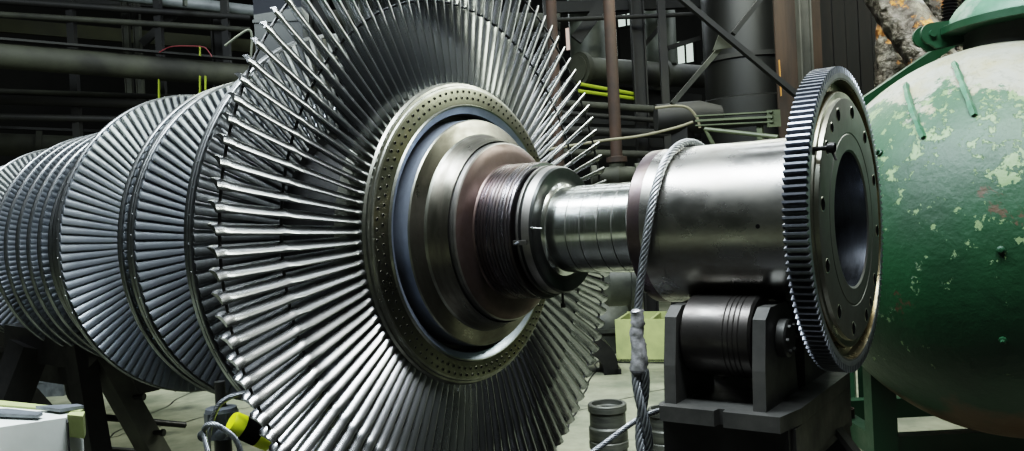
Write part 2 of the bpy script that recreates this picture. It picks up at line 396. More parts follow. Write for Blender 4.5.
# gear
gm = MB(); NT = 138; xb, xf = -.906 - OX, -.823 - OX
prof2 = []
for k in range(NT):
    for da, rr in ((-.34, .578), (-.17, .605), (.13, .605), (.30, .578)):
        a = 2 * PI * (k + da) / NT; prof2.append((math.cos(a) * rr, math.sin(a) * rr))
n = len(prof2); inner = [(math.cos(2 * PI * i / n) * .560, math.sin(2 * PI * i / n) * .560) for i in range(n)]
vs = [(xb, *p) for p in prof2] + [(xf, *p) for p in prof2] + [(xf, *p) for p in inner] + [(xb, *p) for p in inner]
fs = []
for i in range(n):
    j = (i + 1) % n
    fs += [(i, j, n + j, n + i), (n + i, n + j, 2 * n + j, 2 * n + i), (2 * n + i, 2 * n + j, 3 * n + j, 3 * n + i), (3 * n + i, 3 * n + j, j, i)]
gm.add(vs, fs); gear = rchild(gm, 'barring_gear_teeth', GEAR, smooth=20)
web = MB(); web.lathe(rp([(-.906, .34), (-.906, .5605), (-.824, .5605), (-.824, .552), (-.838, .548), (-.866, .545), (-.868, .512), (-.838, .508), (-.830, .504), (-.830, .482), (-.816, .478), (-.814, .470), (-.814, .345),
                          (-.816, .343), (-.816, .338), (-.814, .336), (-.814, .276), (-.820, .268), (-1.25, .268), (-1.25, .01)]), ax=X1, n=160,
                      mis=[0, 0, 0, 1, 1, 1, 1, 3, 3, 3, 0, 0, 0, 0, 0, 0, 0, 2, 4])
web_o = rchild(web, 'bolting_flange', [FACE, GREASE, BORE, HUBEDGE, BLACK], smooth=30)
holes = [9 + 30 * k for k in range(12)] + [54, -124]
for i, hdeg in enumerate(holes):
    hr = .0255 if i < 12 else .019
    H = MB(); c = ringp(-.8145, .432, hdeg)
    H.lathe([(.0, hr + .003), (.0022, hr), (.0012, hr - .002), (.001, .0005)], c, X1, 20, mis=[0, 1, 2]); rchild(H, 'bolt_hole', [HUBEDGE, BORE, BLACK], web_o)
hd = MB(); c = ringp(-.83, .515, 31); hd.tube([c - X1 * .03, c + X1 * .05], .009, 10); hd.lathe([(0, .017), (.012, .020), (.026, .017)], c + X1 * .045, X1, 12)
hd.tube([c + X1 * .055, c + X1 * .075 + Vector((0, -.01, -.045))], .0045, 8)
rchild(hd, 'clamp_screw', BLKST, web_o)

# ------------------------------------------------------------------ wire rope sling round the coupling
def smooth_path(ctrl, n=12):
    ctrl = [Vector(c) for c in ctrl]; c = [ctrl[0] * 2 - ctrl[1]] + ctrl + [ctrl[-1] * 2 - ctrl[-2]]; out = []
    for i in range(1, len(c) - 2):
        for k in range(n):
            t = k / n; a, b, d, e = c[i - 1], c[i], c[i + 1], c[i + 2]
            out.append(.5 * ((2 * b) + (d - a) * t + (2 * a - 5 * b + 4 * d - e) * t * t + (3 * b - a - 3 * d + e) * t ** 3))
    out.append(ctrl[-1]); return out
def resample(pts, step):
    out = [pts[0]]; acc = 0
    for a, b in zip(pts, pts[1:]):
        L = (b - a).length; s = step - acc
        while s <= L: out.append(a.lerp(b, s / L)); s += step
        acc = L - (s - step)
    return out
def twisted(mb, ctrl, Rr, strands=6, pitch=.16, n=7, seg=12, sr=None, ph=0):
    pts = resample(smooth_path(ctrl), pitch / seg); m = len(pts)
    nx = None; frames = []
    for i, p in enumerate(pts):
        t = (pts[min(i + 1, m - 1)] - pts[max(i - 1, 0)]).normalized()
        if nx is None: nx = (Vector((0, 0, 1)) if abs(t.z) < .9 else Vector((0, 1, 0))).cross(t).normalized()
        nx = (nx - t * nx.dot(t)).normalized(); frames.append((p, nx.copy(), t.cross(nx)))
    sr = sr or Rr * .355
    for s_ in range(strands):
        q = []
        for i, (p, a, b) in enumerate(frames):
            an = 2 * PI * (s_ / strands + i / seg) + ph; q.append(p + (a * math.cos(an) + b * math.sin(an)) * (Rr - sr))
        mb.tube(q, sr, n)
    return frames
def ap(t, r, deg): v = ringp(t, r, deg); return Vector((t, v.y, v.z + AX))
sling = thing('wire_rope_sling', (-1.62, -.4, 0), 'thick galvanised wire rope sling hanging over the coupling end of the shaft', 'wire rope')
rr_ = .366
ctrl = [ap(-1.48, rr_, d) for d in (150, 125, 105)] + [ap(-1.485, rr_, 85), ap(-1.492, rr_, 65), ap(-1.50, rr_, 45), ap(-1.508, rr_, 25), ap(-1.525, rr_, 5)]
bx, by = -1.597, -rr_ - .004
ctrl += [Vector((-1.555, by, AX - .12)), Vector((-1.585, by, AX - .28)), Vector((bx - .003, by, AX - .40))]
rb = MB(); twisted(rb, ctrl, .018, 6, .15); child(rb, 'rope', ROPE, sling, 60)
back = MB(); ctrl = [ap(-1.48, rr_, d) for d in (150, 175, 195)] + [Vector((-1.52, rr_ + .01, AX - .35)), Vector((-1.52, rr_, AX - .9)), Vector((-1.53, rr_ - .05, .05))]
twisted(back, ctrl, .018, 6, .15); child(back, 'rope_back_leg', ROPE, sling, 60)
tp = MB(); zs = [AX - .33 - i * .012 for i in range(24)]
rad = [(.019 if i in (0, 23) else (.003 if i % 2 else 0) + .026 + .0015 * math.sin(i * 1.7) + .010 * (i / 23) ** 1.5 + random.uniform(-.002, .002)) for i in range(24)]
tp.tube([Vector((bx - .003 + .004 * math.sin(i * .5), by, z)) for i, z in enumerate(zs)], rad, 20, rfun=lambda i, a: 1 + .06 * math.sin(3 * a + i)); child(tp, 'taped_splice', TAPE, sling, 60)
lo = MB(); [twisted(lo, [Vector((bx + .012 * i / 80 + .018 * math.cos(i * .17 + q_), by + .018 * math.sin(i * .17 + q_), AX - .585 - i * .014)) for i in range(80)], .0205, 6, .20) for q_ in (0, PI)]
child(lo, 'doubled_rope', ROPE, sling, 60)
rg = MB(); twisted(rg, [P(676, 408, 3.9), P(655, 412, 3.85), P(634, 422, 3.8), P(612, 438, 3.75), P(588, 456, 3.7), P(560, 480, 3.6)], .0135, 6, .11)
single(rg, 'wire_rope', ROPE, 'thin wire rope pulled diagonally behind the hanging sling towards the roller stand', 'wire rope', smooth=60)

# ------------------------------------------------------------------ roller stand
st = thing('roller_stand', (-1.3, 0, 0), 'black steel roller stand carrying the coupling end of the rotor', 'support stand')
TZ = 1.055
yf = -.50
pl = MB(); x0, x1, yb = -1.455, -.98, .40
pts = [(x0, yf + .0), (x0 + .225, yf), (x0 + .23, yf + .04), (x0 + .255, yf + .04), (x0 + .26, yf), (x1 - .0, yf), (x1 + .03, yf + .16), (x1 + .03, yb), (x0 - .02, yb), (x0 - .02, yf + .04)]
pl.prism(pts, (Vector((0, 0, TZ - .06)), Vector((1, 0, 0)), Vector((0, 1, 0))), None, Vector((0, 0, .06))); child(pl, 'top_plate', BLKST2, st, 0)
def roller(yc, nm):
    zc = AX - math.sqrt((.346 + .165) ** 2 - yc ** 2)
    r_ = MB(); pr = [(-1.398, .02), (-1.398, .155), (-1.388, .165)]
    for tl in (-1.22, -1.20, -1.18, -1.16): pr += [(tl, .165), (tl + .003, .1625), (tl + .006, .165)]
    pr += [(-1.12, .165), (-1.11, .155), (-1.11, .02)]
    r_.lathe(pr, Vector((0, yc, zc)), X1, 64); r_.lathe([(-1.50, .001), (-1.50, .035), (-1.02, .035), (-1.02, .001)], Vector((0, yc, zc)), X1, 20)
    child(r_, 'roller', ROLLER, st, 30); return zc
for yc in (-.25, .25):
    zc = roller(yc, 'roller')
    for xa, xb_ in ((-1.455, -1.405), (-1.095, -1.045)):
        u = MB(); w0 = .20; h = zc - TZ
        prf = [(-w0, 0), (w0, 0), (w0 * .9, h * .6), (w0 * .8, h + .09), (w0 * .5, h + .13), (-w0 * .5, h + .13), (-w0 * .8, h + .09), (-w0 * .95, h * .6)]
        u.prism(prf, (Vector((xa, yc, TZ)), Vector((0, 1, 0)), Vector((0, 0, 1))), None, Vector((xb_ - xa, 0, 0))); child(u, 'bearing_cheek', BLKST2, st, 0)
    bc = MB(); bc.lathe([(0, .075), (.03, .075), (.036, .065), (.036, .001)], Vector((-1.04, yc, zc)), X1, 28)
    for k in range(6):
        a = 2 * PI * k / 6; bc.lathe([(.036, .009), (.048, .009), (.049, .001)], Vector((-1.04, yc + .055 * math.cos(a), zc + .055 * math.sin(a))), X1, 6)
    child(bc, 'bearing_cover', BLKST2, st, 30)
bm2 = MB(); bm2.box((-1.22, .02, TZ - .06 - .10), (.50, .92, .20)); child(bm2, 'box_beam', BLKST, st, 0)
for (lx, ly, dx, dy) in ((-1.40, -.38, -.0, -.0), (-1.40, .40, 0, 0), (-1.03, .40, .08, .08), (-1.03, -.38, .10, -.02)):
    lg = MB(); lg.beam((lx, ly, TZ - .26), (lx + dx, ly + dy, .0), .11, .11); lg.box((lx + dx, ly + dy, .012), (.2, .2, .024)); child(lg, 'leg', BLKST, st, 0)
sb = MB(); sb.box((-.965, .0, TZ - .14), (.02, .80, .15)); child(sb, 'side_rail', BLKST2, st, 0)
br = MB(); br.beam((-.97, .20, TZ - .20), (-.72, .16, .55), .10, .02, (1, 0, 0)); child(br, 'brace', BLKST2, st, 0)

# ------------------------------------------------------------------ green spherical tank on its frame
SC = P(1014, 238.5, 4.9); SR = 1.14
tank = thing('green_tank', (SC.x, SC.y, .38), 'big round green pressure tank with peeling paint and bare pale top', 'tank')
tb = MB(); prof = [(-SR, .0005)] + [(-SR * math.cos(PI * i / 64), SR * math.sin(PI * i / 64)) for i in range(1, 64)] + [(SR, .0005)]
tb.lathe(prof, (0, 0, 0), (0, 0, 1), 128)
body = tb.build('vessel', TANK, None, 60); body.parent = tank; body.location = SC - tank.location
def S(px, py, off=0):                                            # point on the front of the sphere
    d = ray(px, py).normalized(); oc = CAM - SC; b = oc.dot(d); c = oc.dot(oc) - (SR + off) ** 2
    disc = max(b * b - c, 0); return CAM + d * (-b - math.sqrt(disc))
for (a, b) in (((907, 85), (924, 138)), ((954.5, 64), (974.5, 116))):
    k = MB(); p0 = S(*a); p1 = S(*b); pts = []
    for i in range(11):
        q = p0.lerp(p1, i / 10); q = SC + (q - SC).normalized() * (SR + .006 + .012 * math.sin(PI * i / 10) ** .3); pts.append(q)
    k.tube(pts, [.016 + .003 * math.sin(i * 2.2) for i in range(11)], 4); child(k, 'lifting_rib', GREEN_L, tank, 0)
sm = MB(); nrm = (CR * math.cos(R(6)) + CF * .28).normalized(); e1 = nrm.cross(Vector((0, 0, 1))).normalized(); e2 = nrm.cross(e1)
sm.tube([SC + (e1 * math.cos(2 * PI * i / 120) + e2 * math.sin(2 * PI * i / 120)) * (SR + .001) for i in range(121)], .007, 6, cap=False); child(sm, 'weld_seam', TANK, tank, 60)
for (px, py) in ((1001, 250), (1003, 340), (880, 153)):
    k = MB(); p = S(px, py); n0 = (p - SC).normalized(); k.lathe([(-.01, .02), (.012, .02), (.016, .012), (.03, .01), (.031, .0005)], p, n0, 8); child(k, 'boss_bolt', GREEN, tank, 30)
NX = P(1040, 30, 4.9); NC = Vector((NX.x, NX.y, 0))
nk = MB(); nk.lathe([(2.30, .40), (2.78, .40)], NC, (0, 0, 1), 64); child(nk, 'manhole_neck', FLANGEUNDER, tank)
ff = MB(); ff.lathe([(2.77, .38), (2.77, .525), (2.775, .535), (2.815, .535), (2.82, .525), (2.82, .44)], NC, (0, 0, 1), 64); child(ff, 'manhole_flange', GREEN, tank, 30)
dm = MB(); dm.lathe([(2.82, .49), (2.86, .48), (2.92, .44), (2.99, .37), (3.05, .27), (3.09, .14), (3.10, .001)], NC, (0, 0, 1), 64); child(dm, 'manhole_cover', GREEN_L, tank, 60)
lgd = (Vector((-CR.x, -CR.y, 0))).normalized(); sd = Vector((0, 0, 1)).cross(lgd); c0 = NC + lgd * .57 + Vector((0, 0, 2.80)) - sd * .18
hl = MB()
for off in (-.05, .05):
    prf = [(-.24, -.06), (-.02, -.10)] + [(.065 * math.cos(R(t_)), .065 * math.sin(R(t_)) - .01) for t_ in range(-80, 100, 20)] + [(-.2, .07)]
    hl.prism(prf, (c0 + sd * (off - .01), lgd, Vector((0, 0, 1))), None, sd * .02)
hl.lathe([(-.08, .001), (-.08, .022), (.08, .022), (.08, .001)], c0 - Vector((0, 0, .01)), sd, 12)
child(hl, 'hinge_lug', GREEN, tank, 30)
# frame
fr = tank
hx = Vector((CR.x, CR.y, 0)).normalized(); hy = Vector((CF.x, CF.y, 0)).normalized()
pc = P(880, 400, 5.15); pc.z = 0
W_, D_ = 1.72, .75
corners = [pc, pc + hx * W_, pc + hx * W_ - hy * D_ * 1.2 + hx * .0, pc + hy * .95, pc + hx * W_ + hy * .95]
for c in (corners[0], corners[1], corners[3], corners[4]):
    k = MB(); k.beam(c, c + Vector((0, 0, .88)), .15, .12, up=hy); child(k, 'leg', GREEN, fr, 0)
for a, b in ((0, 1), (3, 4), (0, 3), (1, 4)):
    k = MB(); k.beam(corners[a] + Vector((0, 0, .29)), corners[b] + Vector((0, 0, .29)), .10, .14); child(k, 'cross_beam', GREEN, fr, 0)
gs = MB(); gs.beam(P(850, 112, 6.2), P(958, 38, 6.4), .05, .07); gs.beam(P(850, 112, 6.2), P(850, 112, 6.2) * 1 + Vector((-.02, .0, -.9)), .05, .05)
b0 = P(850, 112, 6.2); gs = MB(); gs.beam(b0, P(958, 38, 6.4), .05, .075); gs.beam(b0 + Vector((0, 0, -.03)), Vector((b0.x, b0.y, 0)), .05, .05)
single(gs, 'sloping_strut', GREEN, 'green flat bar strut sloping up behind the round tank', 'strut')
k = MB(); a = G(854, 425); k.beam(a, a + Vector((0, 0, 1.0)), .05, .05); k.beam(a + Vector((0, 0, .62)), a + hx * .0 + Vector((-.35, -.1, .5)), .03, .03)
single(k, 'green_post', GREEN, 'slim green steel post behind the toothed gear, left of the tank frame', 'post')
def can(name, base, rad, hgt, m, label, cat, group=None, prof=None):
    k = MB(); pr = prof or [(0, .001), (0, rad), (hgt, rad), (hgt, rad * .86), (.05, rad * .84), (.05, .001)]
    k.lathe(pr, base, (0, 0, 1), 40); return single(k, name, m, label, cat, group, 30)
p = G(846, 470); can('steel_bush', p, .07, .42, RUSTBG, 'brown steel bush standing between the roller stand and the green frame', 'bush')
k = MB(); p = P(908, 420, 7.5); k.box((p.x, p.y, p.z - .05), (.34, .22, .22), (hx, hy, Vector((0, 0, 1)))); k.prism([(-.1, 0), (.12, 0), (.1, .1), (-.02, .16)], (p + Vector((0, 0, .06)), hx, Vector((0, 0, 1))), None, hy * .1)
k.box((p.x, p.y, (p.z - .16) / 2), (.24, .18, max(.02, p.z - .16)))
single(k, 'scrap_box', GREEN_L, 'pale green scrap box seen below the round tank beside the frame leg', 'box', smooth=0)

# ------------------------------------------------------------------ stacked bushes on the floor
def bush(cx, cy, z0, rad, h, label):
    k = MB(); k.lathe([(z0, rad * .7), (z0, rad * .96), (z0 + .01, rad), (z0 + h * .35, rad), (z0 + h * .40, rad * .93), (z0 + h * .78, rad * .93), (z0 + h * .80, rad), (z0 + h - .006, rad), (z0 + h, rad * .96),
                       (z0 + h, rad * .80), (z0 + h - .03, rad * .78), (z0 + h - .04, rad * .70), (z0, rad * .7)], (cx, cy, 0), (0, 0, 1), 56)
    return single(k, 'steel_bush', TURNED, label, 'bush', 'turned steel bushes standing on the floor', 30)
tpos = P(607, 403, 5.75)
zt = tpos.z
bush(tpos.x, tpos.y, zt - .25, .133, .25, 'dark turned steel bush topmost of the stack left of the hanging rope')
bush(tpos.x, tpos.y, 0.0, .135, zt - .25, 'lower dark steel bush under another, left of the hanging rope')
t2 = P(664, 408, 5.6)
bush(t2.x, t2.y, t2.z - .22, .11, .22, 'turned steel bush topmost of the stack partly behind the roller stand')
bush(t2.x, t2.y, 0.0, .115, t2.z - .22, 'lower steel bush of the stack partly behind the roller stand')

# crate and castings further back
def crate(name, p, w, d, h, t, m, label, cat, ax=(hx, hy)):
    ax3 = (ax[0], ax[1], Vector((0, 0, 1)))
    k = thing(name, p, label, cat); p = Vector(p)
    a = MB(); a.box(p + Vector((0, 0, .02 + .01)), (w, d, .04), ax3); child(a, 'bottom', DKCAST, k, 0)
    for s_, nm in ((-1, 'front_board'), (1, 'back_board')):
        a = MB(); a.box(p + ax[1] * (s_ * (d / 2 - t / 2)) + Vector((0, 0, h / 2 + .02)), (w, t, h), ax3); child(a, nm, m, k, 0)
    for s_ in (-1, 0, 1):
        a = MB(); a.box(p + ax[0] * (s_ * (w / 2 - t / 2)) + Vector((0, 0, h / 2 + .015)), (t, d - 2 * t, h - .01), ax3); child(a, 'side_board' if s_ else 'divider', m, k, 0)
    return k
cx = Vector((math.cos(R(16)), math.sin(R(16)), 0)); cyv = Vector((-cx.y, cx.x, 0))
pcr = G(651, 364); crate('open_crate', pcr + cyv * .4, .82, .75, .50, .035, CRATEY, 'open pale yellow-green wooden crate on the floor beyond the rope', 'crate', (cx, cyv))
k = MB(); q = G(589, 376)
n_ = 24; arch = [(.33 * math.cos(PI * i / n_), .36 * math.sin(PI * i / n_) + .08) for i in range(n_ + 1)] + [(-.33, 0), (-.17, 0)] + [(.17 * math.cos(PI - PI * i / n_), .20 * math.sin(PI - PI * i / n_) + .03) for i in range(n_ + 1)] + [(.17, 0), (.33, 0)]
k.prism(arch, (q, hx, Vector((0, 0, 1))), None, hy * .5); k.box(q + Vector((0, 0, .03)) + hx * .28 + hy * .25, (.16, .5, .06), (hx, hy, Vector((0, 0, 1)))); k.box(q + Vector((0, 0, .03)) - hx * .28 + hy * .25, (.16, .5, .06), (hx, hy, Vector((0, 0, 1))))
single(k, 'bearing_cap', BLKST, 'dark arched half bearing cap on the floor behind the blade fan', 'bearing cap', smooth=30)
k = MB(); q = G(614, 358)
k.lathe([(0, .45), (.25, .45), (.27, .50), (.32, .50), (.32, .44)] + [(.32 + .42 * math.sin(R(a)), .44 * math.cos(R(a))) for a in range(8, 90, 8)] + [(.74, .001)], q + hy * .75 - hx * .02, (0, 0, 1), 48)
single(k, 'domed_casting', GREYM if False else DKCAST, 'dull green-grey domed casting on the floor behind the crate', 'casting', smooth=40)
k = MB(); q = P(628, 281, 8.2)
k.lathe([(-.25, .001), (-.25, .2), (-.2, .24), (.0, .24), (.0, .30), (.06, .30), (.06, .1), (.12, .1), (.12, .001)], q, hx, 32); k.beam(q + hx * .6 + Vector((0, 0, -.2)), Vector((q.x + .5, q.y + .4, 0)), .1, .1); k.beam(q + hx * .05, q + hx * .62 - Vector((0, 0, .1)), .12, .2)
single(k, 'pump_body', DKCAST, 'dark flanged pump body behind the bright journal of the shaft', 'pump')

# ------------------------------------------------------------------ left: trestle, white box, rope clamp
LEGM = mat('lit_leg_steel', (.13, .13, .11), .5, .3, (.07, .07, .06), 4)  # lighter steel puts the light on one leg into its colour
tr = thing('trestle', (-6.0, 0, 0), 'dark steel trestle with splayed legs under the far end of the rotor', 'trestle')
k = MB(); k.beam((-6.15, -.45, .84), (-6.15, .75, .84), .30, .14); child(k, 'cross_beam', BLKST, tr, 0)
k = MB(); k.beam((-5.9, 0, .74), (-9.2, 0, .74), .2, .2); child(k, 'long_beam', BLKST, tr, 0)
k = MB(); n_ = 20
prf = [(-.35, 0), (.35, 0), (.33, .5)] + [(.23 * math.cos(R(t_)), .58 - .23 * math.sin(R(t_))) for t_ in range(0, 181, 15)] + [(-.33, .5)]
k.prism([(a, b - .24) for a, b in prf], (Vector((-9.1, 0, 1.41)), Vector((0, 1, 0)), Vector((0, 0, 1))), None, Vector((.5, 0, 0)))
k.box((-8.85, 0, 1.0), (.4, .5, .36)); child(k, 'saddle', BLKST, tr, 30)
for y_ in (-.5, .5):
    k = MB(); k.beam((-8.9, y_ * .3, .8), (-8.9, y_ * 1.4, 0), .15, .15); child(k, 'leg', BLKST, tr, 0)
def leg(a, b, w=.2, h=.16, m=BLKST, pegs=0):
    k = MB(); k.beam(a, b, w, h, (0, 1, 0)); o = child(k, 'leg', m, tr, 0)
    for i in range(pegs):
        u = .35 + .27 * i; c = Vector(a).lerp(Vector(b), u); kk = MB(); d = Vector((.8, .35, 0)).normalized()
        kk.lathe([(0, .018), (.15, .018), (.15, .026), (.17, .026), (.17, .001)], c, d, 10); child(kk, 'peg', BLKST, o, 30)
    return o
leg(P(97, 350, 6.0), G(171, 482), .17, .14, LEGM, 3)
leg(P(78, 345, 5.9), G(104, 500), .17, .14, BLKST)
leg(P(30, 345, 6.1), G(-30, 500), .22, .2, BLKST)
leg(P(-20, 345, 6.5), G(-90, 470), .22, .2, BLKST)
for (a, b) in (((100, 417), (185, 425)), ((60, 446), (140, 452))):
    k = MB(); k.tube([P(*a, 6.1), P(*b, 6.6)], .025, 10); child(k, 'tie_rod', BLKST, tr)
k = MB()
k.beam(P(20, 338, 6.3), P(104, 352, 5.95), .25, .24); child(k, 'head_beam', BLKST, tr, 0)
# loops of steel by the trestle
k = MB(); q = P(78, 382, 6.9); k.tube(smooth_path([q + Vector((0, 0, .35)), q + Vector((-.08, 0, .3)), q + Vector((-.15, 0, .1)), q + Vector((-.12, 0, -.12)), q + Vector((0, .03, -.18)), q + Vector((.15, .05, -.17)), q + Vector((.2, .05, -.02)), q + Vector((.2, .05, -q.z + .03))], 8), .035, 10)
single(k, 'bent_pipe', BLKST2, 'hooked grey pipe standing behind the trestle legs', 'pipe')
k = MB(); q = G(40, 398); 
for i in range(5): k.beam(q + hx * (-.5 + .02 * i) + hy * (.12 * i) + Vector((0, 0, .18 + .02 * i)), q + hx * (.95 - .06 * i) + hy * (.12 * i + .2) + Vector((0, 0, .20 + .03 * i)), .05, .05)
k.box(q + Vector((0, 0, .09)) + hy * .3, (.5, .5, .18), (hx, hy, Vector((0, 0, 1))))
single(k, 'steel_offcuts', GREYM, 'loose pile of grey steel bars lying on the floor between trestle legs', 'steel bars', smooth=0)

# white box, bottom left
ht = 1.05
def flat(pts, z0, z1, mb):
    q = [G(x, y, ht) for x, y in pts]
    return mb.add([(v.x, v.y, z0) for v in q] + [(v.x, v.y, z1) for v in q], [tuple(range(len(q)))[::-1], tuple(range(len(q), 2 * len(q)))] + [(i, (i + 1) % len(q), len(q) + (i + 1) % len(q), len(q) + i) for i in range(len(q))])
o_ = G(20, 415, ht)
wb = thing('white_box', (o_.x, o_.y, 0), 'white painted box with raw wooden edge trims in the near left corner', 'box')
child(flat([(-60, 398), (82, 412), (67, 417.5), (-60, 436)], 0, ht, MB()), 'panels', WHITEB, wb, 0)
child(flat([(67, 417.5), (70, 414.5), (85, 414), (83, 419)], ht - .085, ht + .012, MB()), 'corner_block', CRATEY, wb, 0)
child(flat([(-60, 396), (84, 411), (80, 413.5), (-60, 402)], ht - .02, ht + .01, MB()), 'edge_board', CRATEY, wb, 0)
child(flat([(66, 417.7), (67.5, 417.4), (68.5, 421), (67, 421.5)], .1, ht - .005, MB()), 'end_strip', STEELBG, wb, 0)
for pts, lab in (([(36, 411.5), (78, 409.5), (84, 411), (60, 415)], 'flat grey steel strip on the white box beside the wooden corner'), ([(-30, 415), (8, 414), (43, 418), (38, 421), (-30, 418)], 'flat grey steel strip on the white box at the frame edge')):
    single(flat(pts, ht + .012, ht + .026, MB()), 'steel_strip', GREYM, lab, 'steel strip', smooth=0)

# rope clamp on a jack post
q = P(222, 424, 4.5)
js = thing('jack_post', (q.x, q.y, 0), 'grey steel jack post with clamp head behind the lower left blades', 'jack')
k = MB(); k.lathe([(0, .18), (.03, .18), (.04, .05), (q.z - .08, .045)], Vector((q.x, q.y, 0)), (0, 0, 1), 24); child(k, 'column', BLKST2, js, 30)
k = MB(); k.box(q, (.16, .14, .14), (hx, hy, Vector((0, 0, 1))), ch=.03); k.lathe([(.07, .085), (.09, .08), (.095, .03)], q, (0, 0, 1), 28); child(k, 'clamp_head', GREYM, js, 30)
for u in (-1, 1):
    k = MB(); k.lathe([(0, .03), (.05, .03), (.055, .02), (.055, .001)], q - hx * .045 * u - hy * .11 + Vector((0, 0, -.02)), -hy, 16); child(k, 'clamp_bolt', GREYM, js, 30)
k = MB(); k.lathe([(.08, .028), (.23, .028), (.23, .001)], q, (0, 0, 1), 20); child(k, 'screw', BLKST2, js, 30)
hz0 = P(231, 422, 4.15); hz1 = P(270, 440, 4.25)
k = MB(); d = (hz1 - hz0); Ls = d.length
k.lathe([(0, .001), (0, .05), (.012, .058), (Ls * .27, .060), (Ls * .68, .060), (Ls, .058), (Ls, .001)], hz0, d.normalized(), 28, mis=[0, 0, 0, 1, 0, 0])
for (a, b) in ():
    pass
single(k, 'hazard_roll', [YEL, BLACK], 'yellow and black striped roll lying against the grey clamp', 'hazard marker', smooth=40)
k = MB(); twisted(k, [P(262, 384, 4.1), P(248, 392, 4.1), P(232, 396, 4.1), P(219, 405, 4.1), P(212, 420, 4.1), P(208, 440, 4.1), P(210, 465, 4.15)], .014, 6, .11)
twisted(k, [P(208, 452, 4.0), P(204, 430, 4.05), P(212, 424, 4.0), P(225, 430, 4.0), P(236, 440, 4.0), P(243, 458, 4.0)], .014, 6, .11)
single(k, 'wire_rope', ROPE, 'wire rope looped over the grey clamp at the lower left blades', 'wire rope', smooth=60)

# ------------------------------------------------------------------ the hall
k = MB(); k.box((-8, 4, -.05), (30, 26, .1)); struct(k, 'floor', CONC)
k = MB(); k.box((-.8, -1.6, .004), (6.6, 5.0, .008)); struct(k, 'trim_6', BLKST)  # unseen dark plate, added to cut floor light reflected into the rotor
for i, (a, b) in enumerate((((60, 462), (230, 372)), ((110, 395), (330, 360)), ((100, 440), (260, 405)), ((545, 470), (600, 360)), ((560, 415), (700, 380)))):
    k = MB(); p0 = G(*a); p1 = G(*b); d = (p1 - p0).normalized(); s_ = Vector((-d.y, d.x, 0)); vs = []; n_ = 30
    for j in range(n_ + 1):
        q = p0.lerp(p1, j / n_) + s_ * noise.noise(Vector((j * .3, i * 7, 0))) * .10; w_ = .008 + .006 * abs(noise.noise(Vector((j * .6, i * 3, 5))))
        vs += [q - s_ * w_ + Vector((0, 0, .002)), q + s_ * w_ + Vector((0, 0, .002))]
    k.add(vs, [(2 * j, 2 * j + 1, 2 * j + 3, 2 * j + 2) for j in range(n_)]); struct(k, 'trim_%d' % (i + 1), BLKST)
k = MB(); k.box((-8, 13.1, 5), (30, .2, 10)); struct(k, 'wall_back', WALL)
k = MB(); k.box((-20.1, 4, 5), (.2, 26, 10)); struct(k, 'wall_left', WALL)
Z = Vector((0, 0, 1))
def column(name, px, d, w, m, z0, z1, label, cat='column', shape='h', group=None):
    b = P(px, 200, d); k = MB()
    if shape == 'h':
        k.box((b.x, b.y, (z0 + z1) / 2), (w * .12, w, z1 - z0), (hy, hx, Z)); 
        for s_ in (-1, 1): k.box(Vector((b.x, b.y, (z0 + z1) / 2)) + hx * s_ * w * .45, (w * .9, w * .12, z1 - z0), (hy, hx, Z))
    elif shape == 'box': k.box((b.x, b.y, (z0 + z1) / 2), (w, w, z1 - z0), (hx, hy, Z))
    else: k.lathe([(z0, .001), (z0, w / 2), (z1, w / 2), (z1, .001)], (b.x, b.y, 0), (0, 0, 1), 28)
    return single(k, name, m, label, cat, group, 30)
def pipe(name, a, b, r, m, label, cat='pipe', flanges=(), group=None):
    a = Vector(a); b = Vector(b); d = (b - a); L = d.length; k = MB(); n_ = 24
    pr = [(0, .001), (0, r)]
    for f_ in sorted(flanges): pr += [(f_ * L - .04, r), (f_ * L - .04, r * 1.35), (f_ * L + .04, r * 1.35), (f_ * L + .04, r)]
    pr += [(L, r), (L, .001)]
    k.lathe(pr, a, d, n_); return single(k, name, m, label, cat, group, 30)
# far left
PI_ = PI
pipe('lagged_pipe', P(-60, 50.5, 10.2), P(262, 77, 12.3), .165, PIPEBG, 'thick grimy lagged pipe running across the dark left background')
k = MB(); k.beam(P(-60, 34, 10.1), P(262, 61, 12.2), .10, .03); single(k, 'cable_tray', STEELBG, 'thin dark cable tray on top of the thick grimy pipe', 'cable tray')
pipe('pale_pipe', P(105, -6, 12.2), P(300, 16, 13.2), .085, mat('pale_blue_grey_paint', (.20, .22, .22), .5, .1, (.12, .13, .13), 3), 'pale grey pipe crossing the top left corner')
k = MB(); k.beam(P(185, -8, 12.0), P(185, 6, 12.0), .05, .05); single(k, 'pipe_clamp', PIPELT, 'pale clamp hanging on the pale grey pipe at top left', 'clamp')
pipe('low_pipe', P(-40, 143, 12.2), P(220, 152, 13.8), .17, PIPEBG, 'dusty green-grey pipe low behind the far end of the rotor', flanges=(.28,))
k = MB(); k.beam(P(-40, 126, 12.3), P(220, 136, 13.9), .12, .04); single(k, 'walkway_edge', STEELBG, 'thin dark walkway edge just above the dusty low pipe', 'walkway')
column('steel_column', 136, 13.0, .10, PIPEBG, 0, 6.5, 'left one of two slim steel posts behind the lagged pipe', group='slim posts')
column('steel_column', 147, 13.0, .10, PIPEBG, 0, 6.5, 'right one of two slim steel posts behind the lagged pipe', group='slim posts')
k = MB(); k.beam(P(142, 44, 12.9), P(188, 2, 12.9), .06, .12); single(k, 'diagonal_brace', STEELBG, 'dark diagonal brace rising to the pale pipe at top left', 'brace')
k = MB(); k.beam(P(-40, 22, 13.5), P(270, 48, 14.5), .1, .22); single(k, 'roof_girder', mat('olive_girder', (.035, .036, .014), .8, 0, (.02, .02, .01), 1), 'dark olive girder above the thick lagged pipe', 'girder')
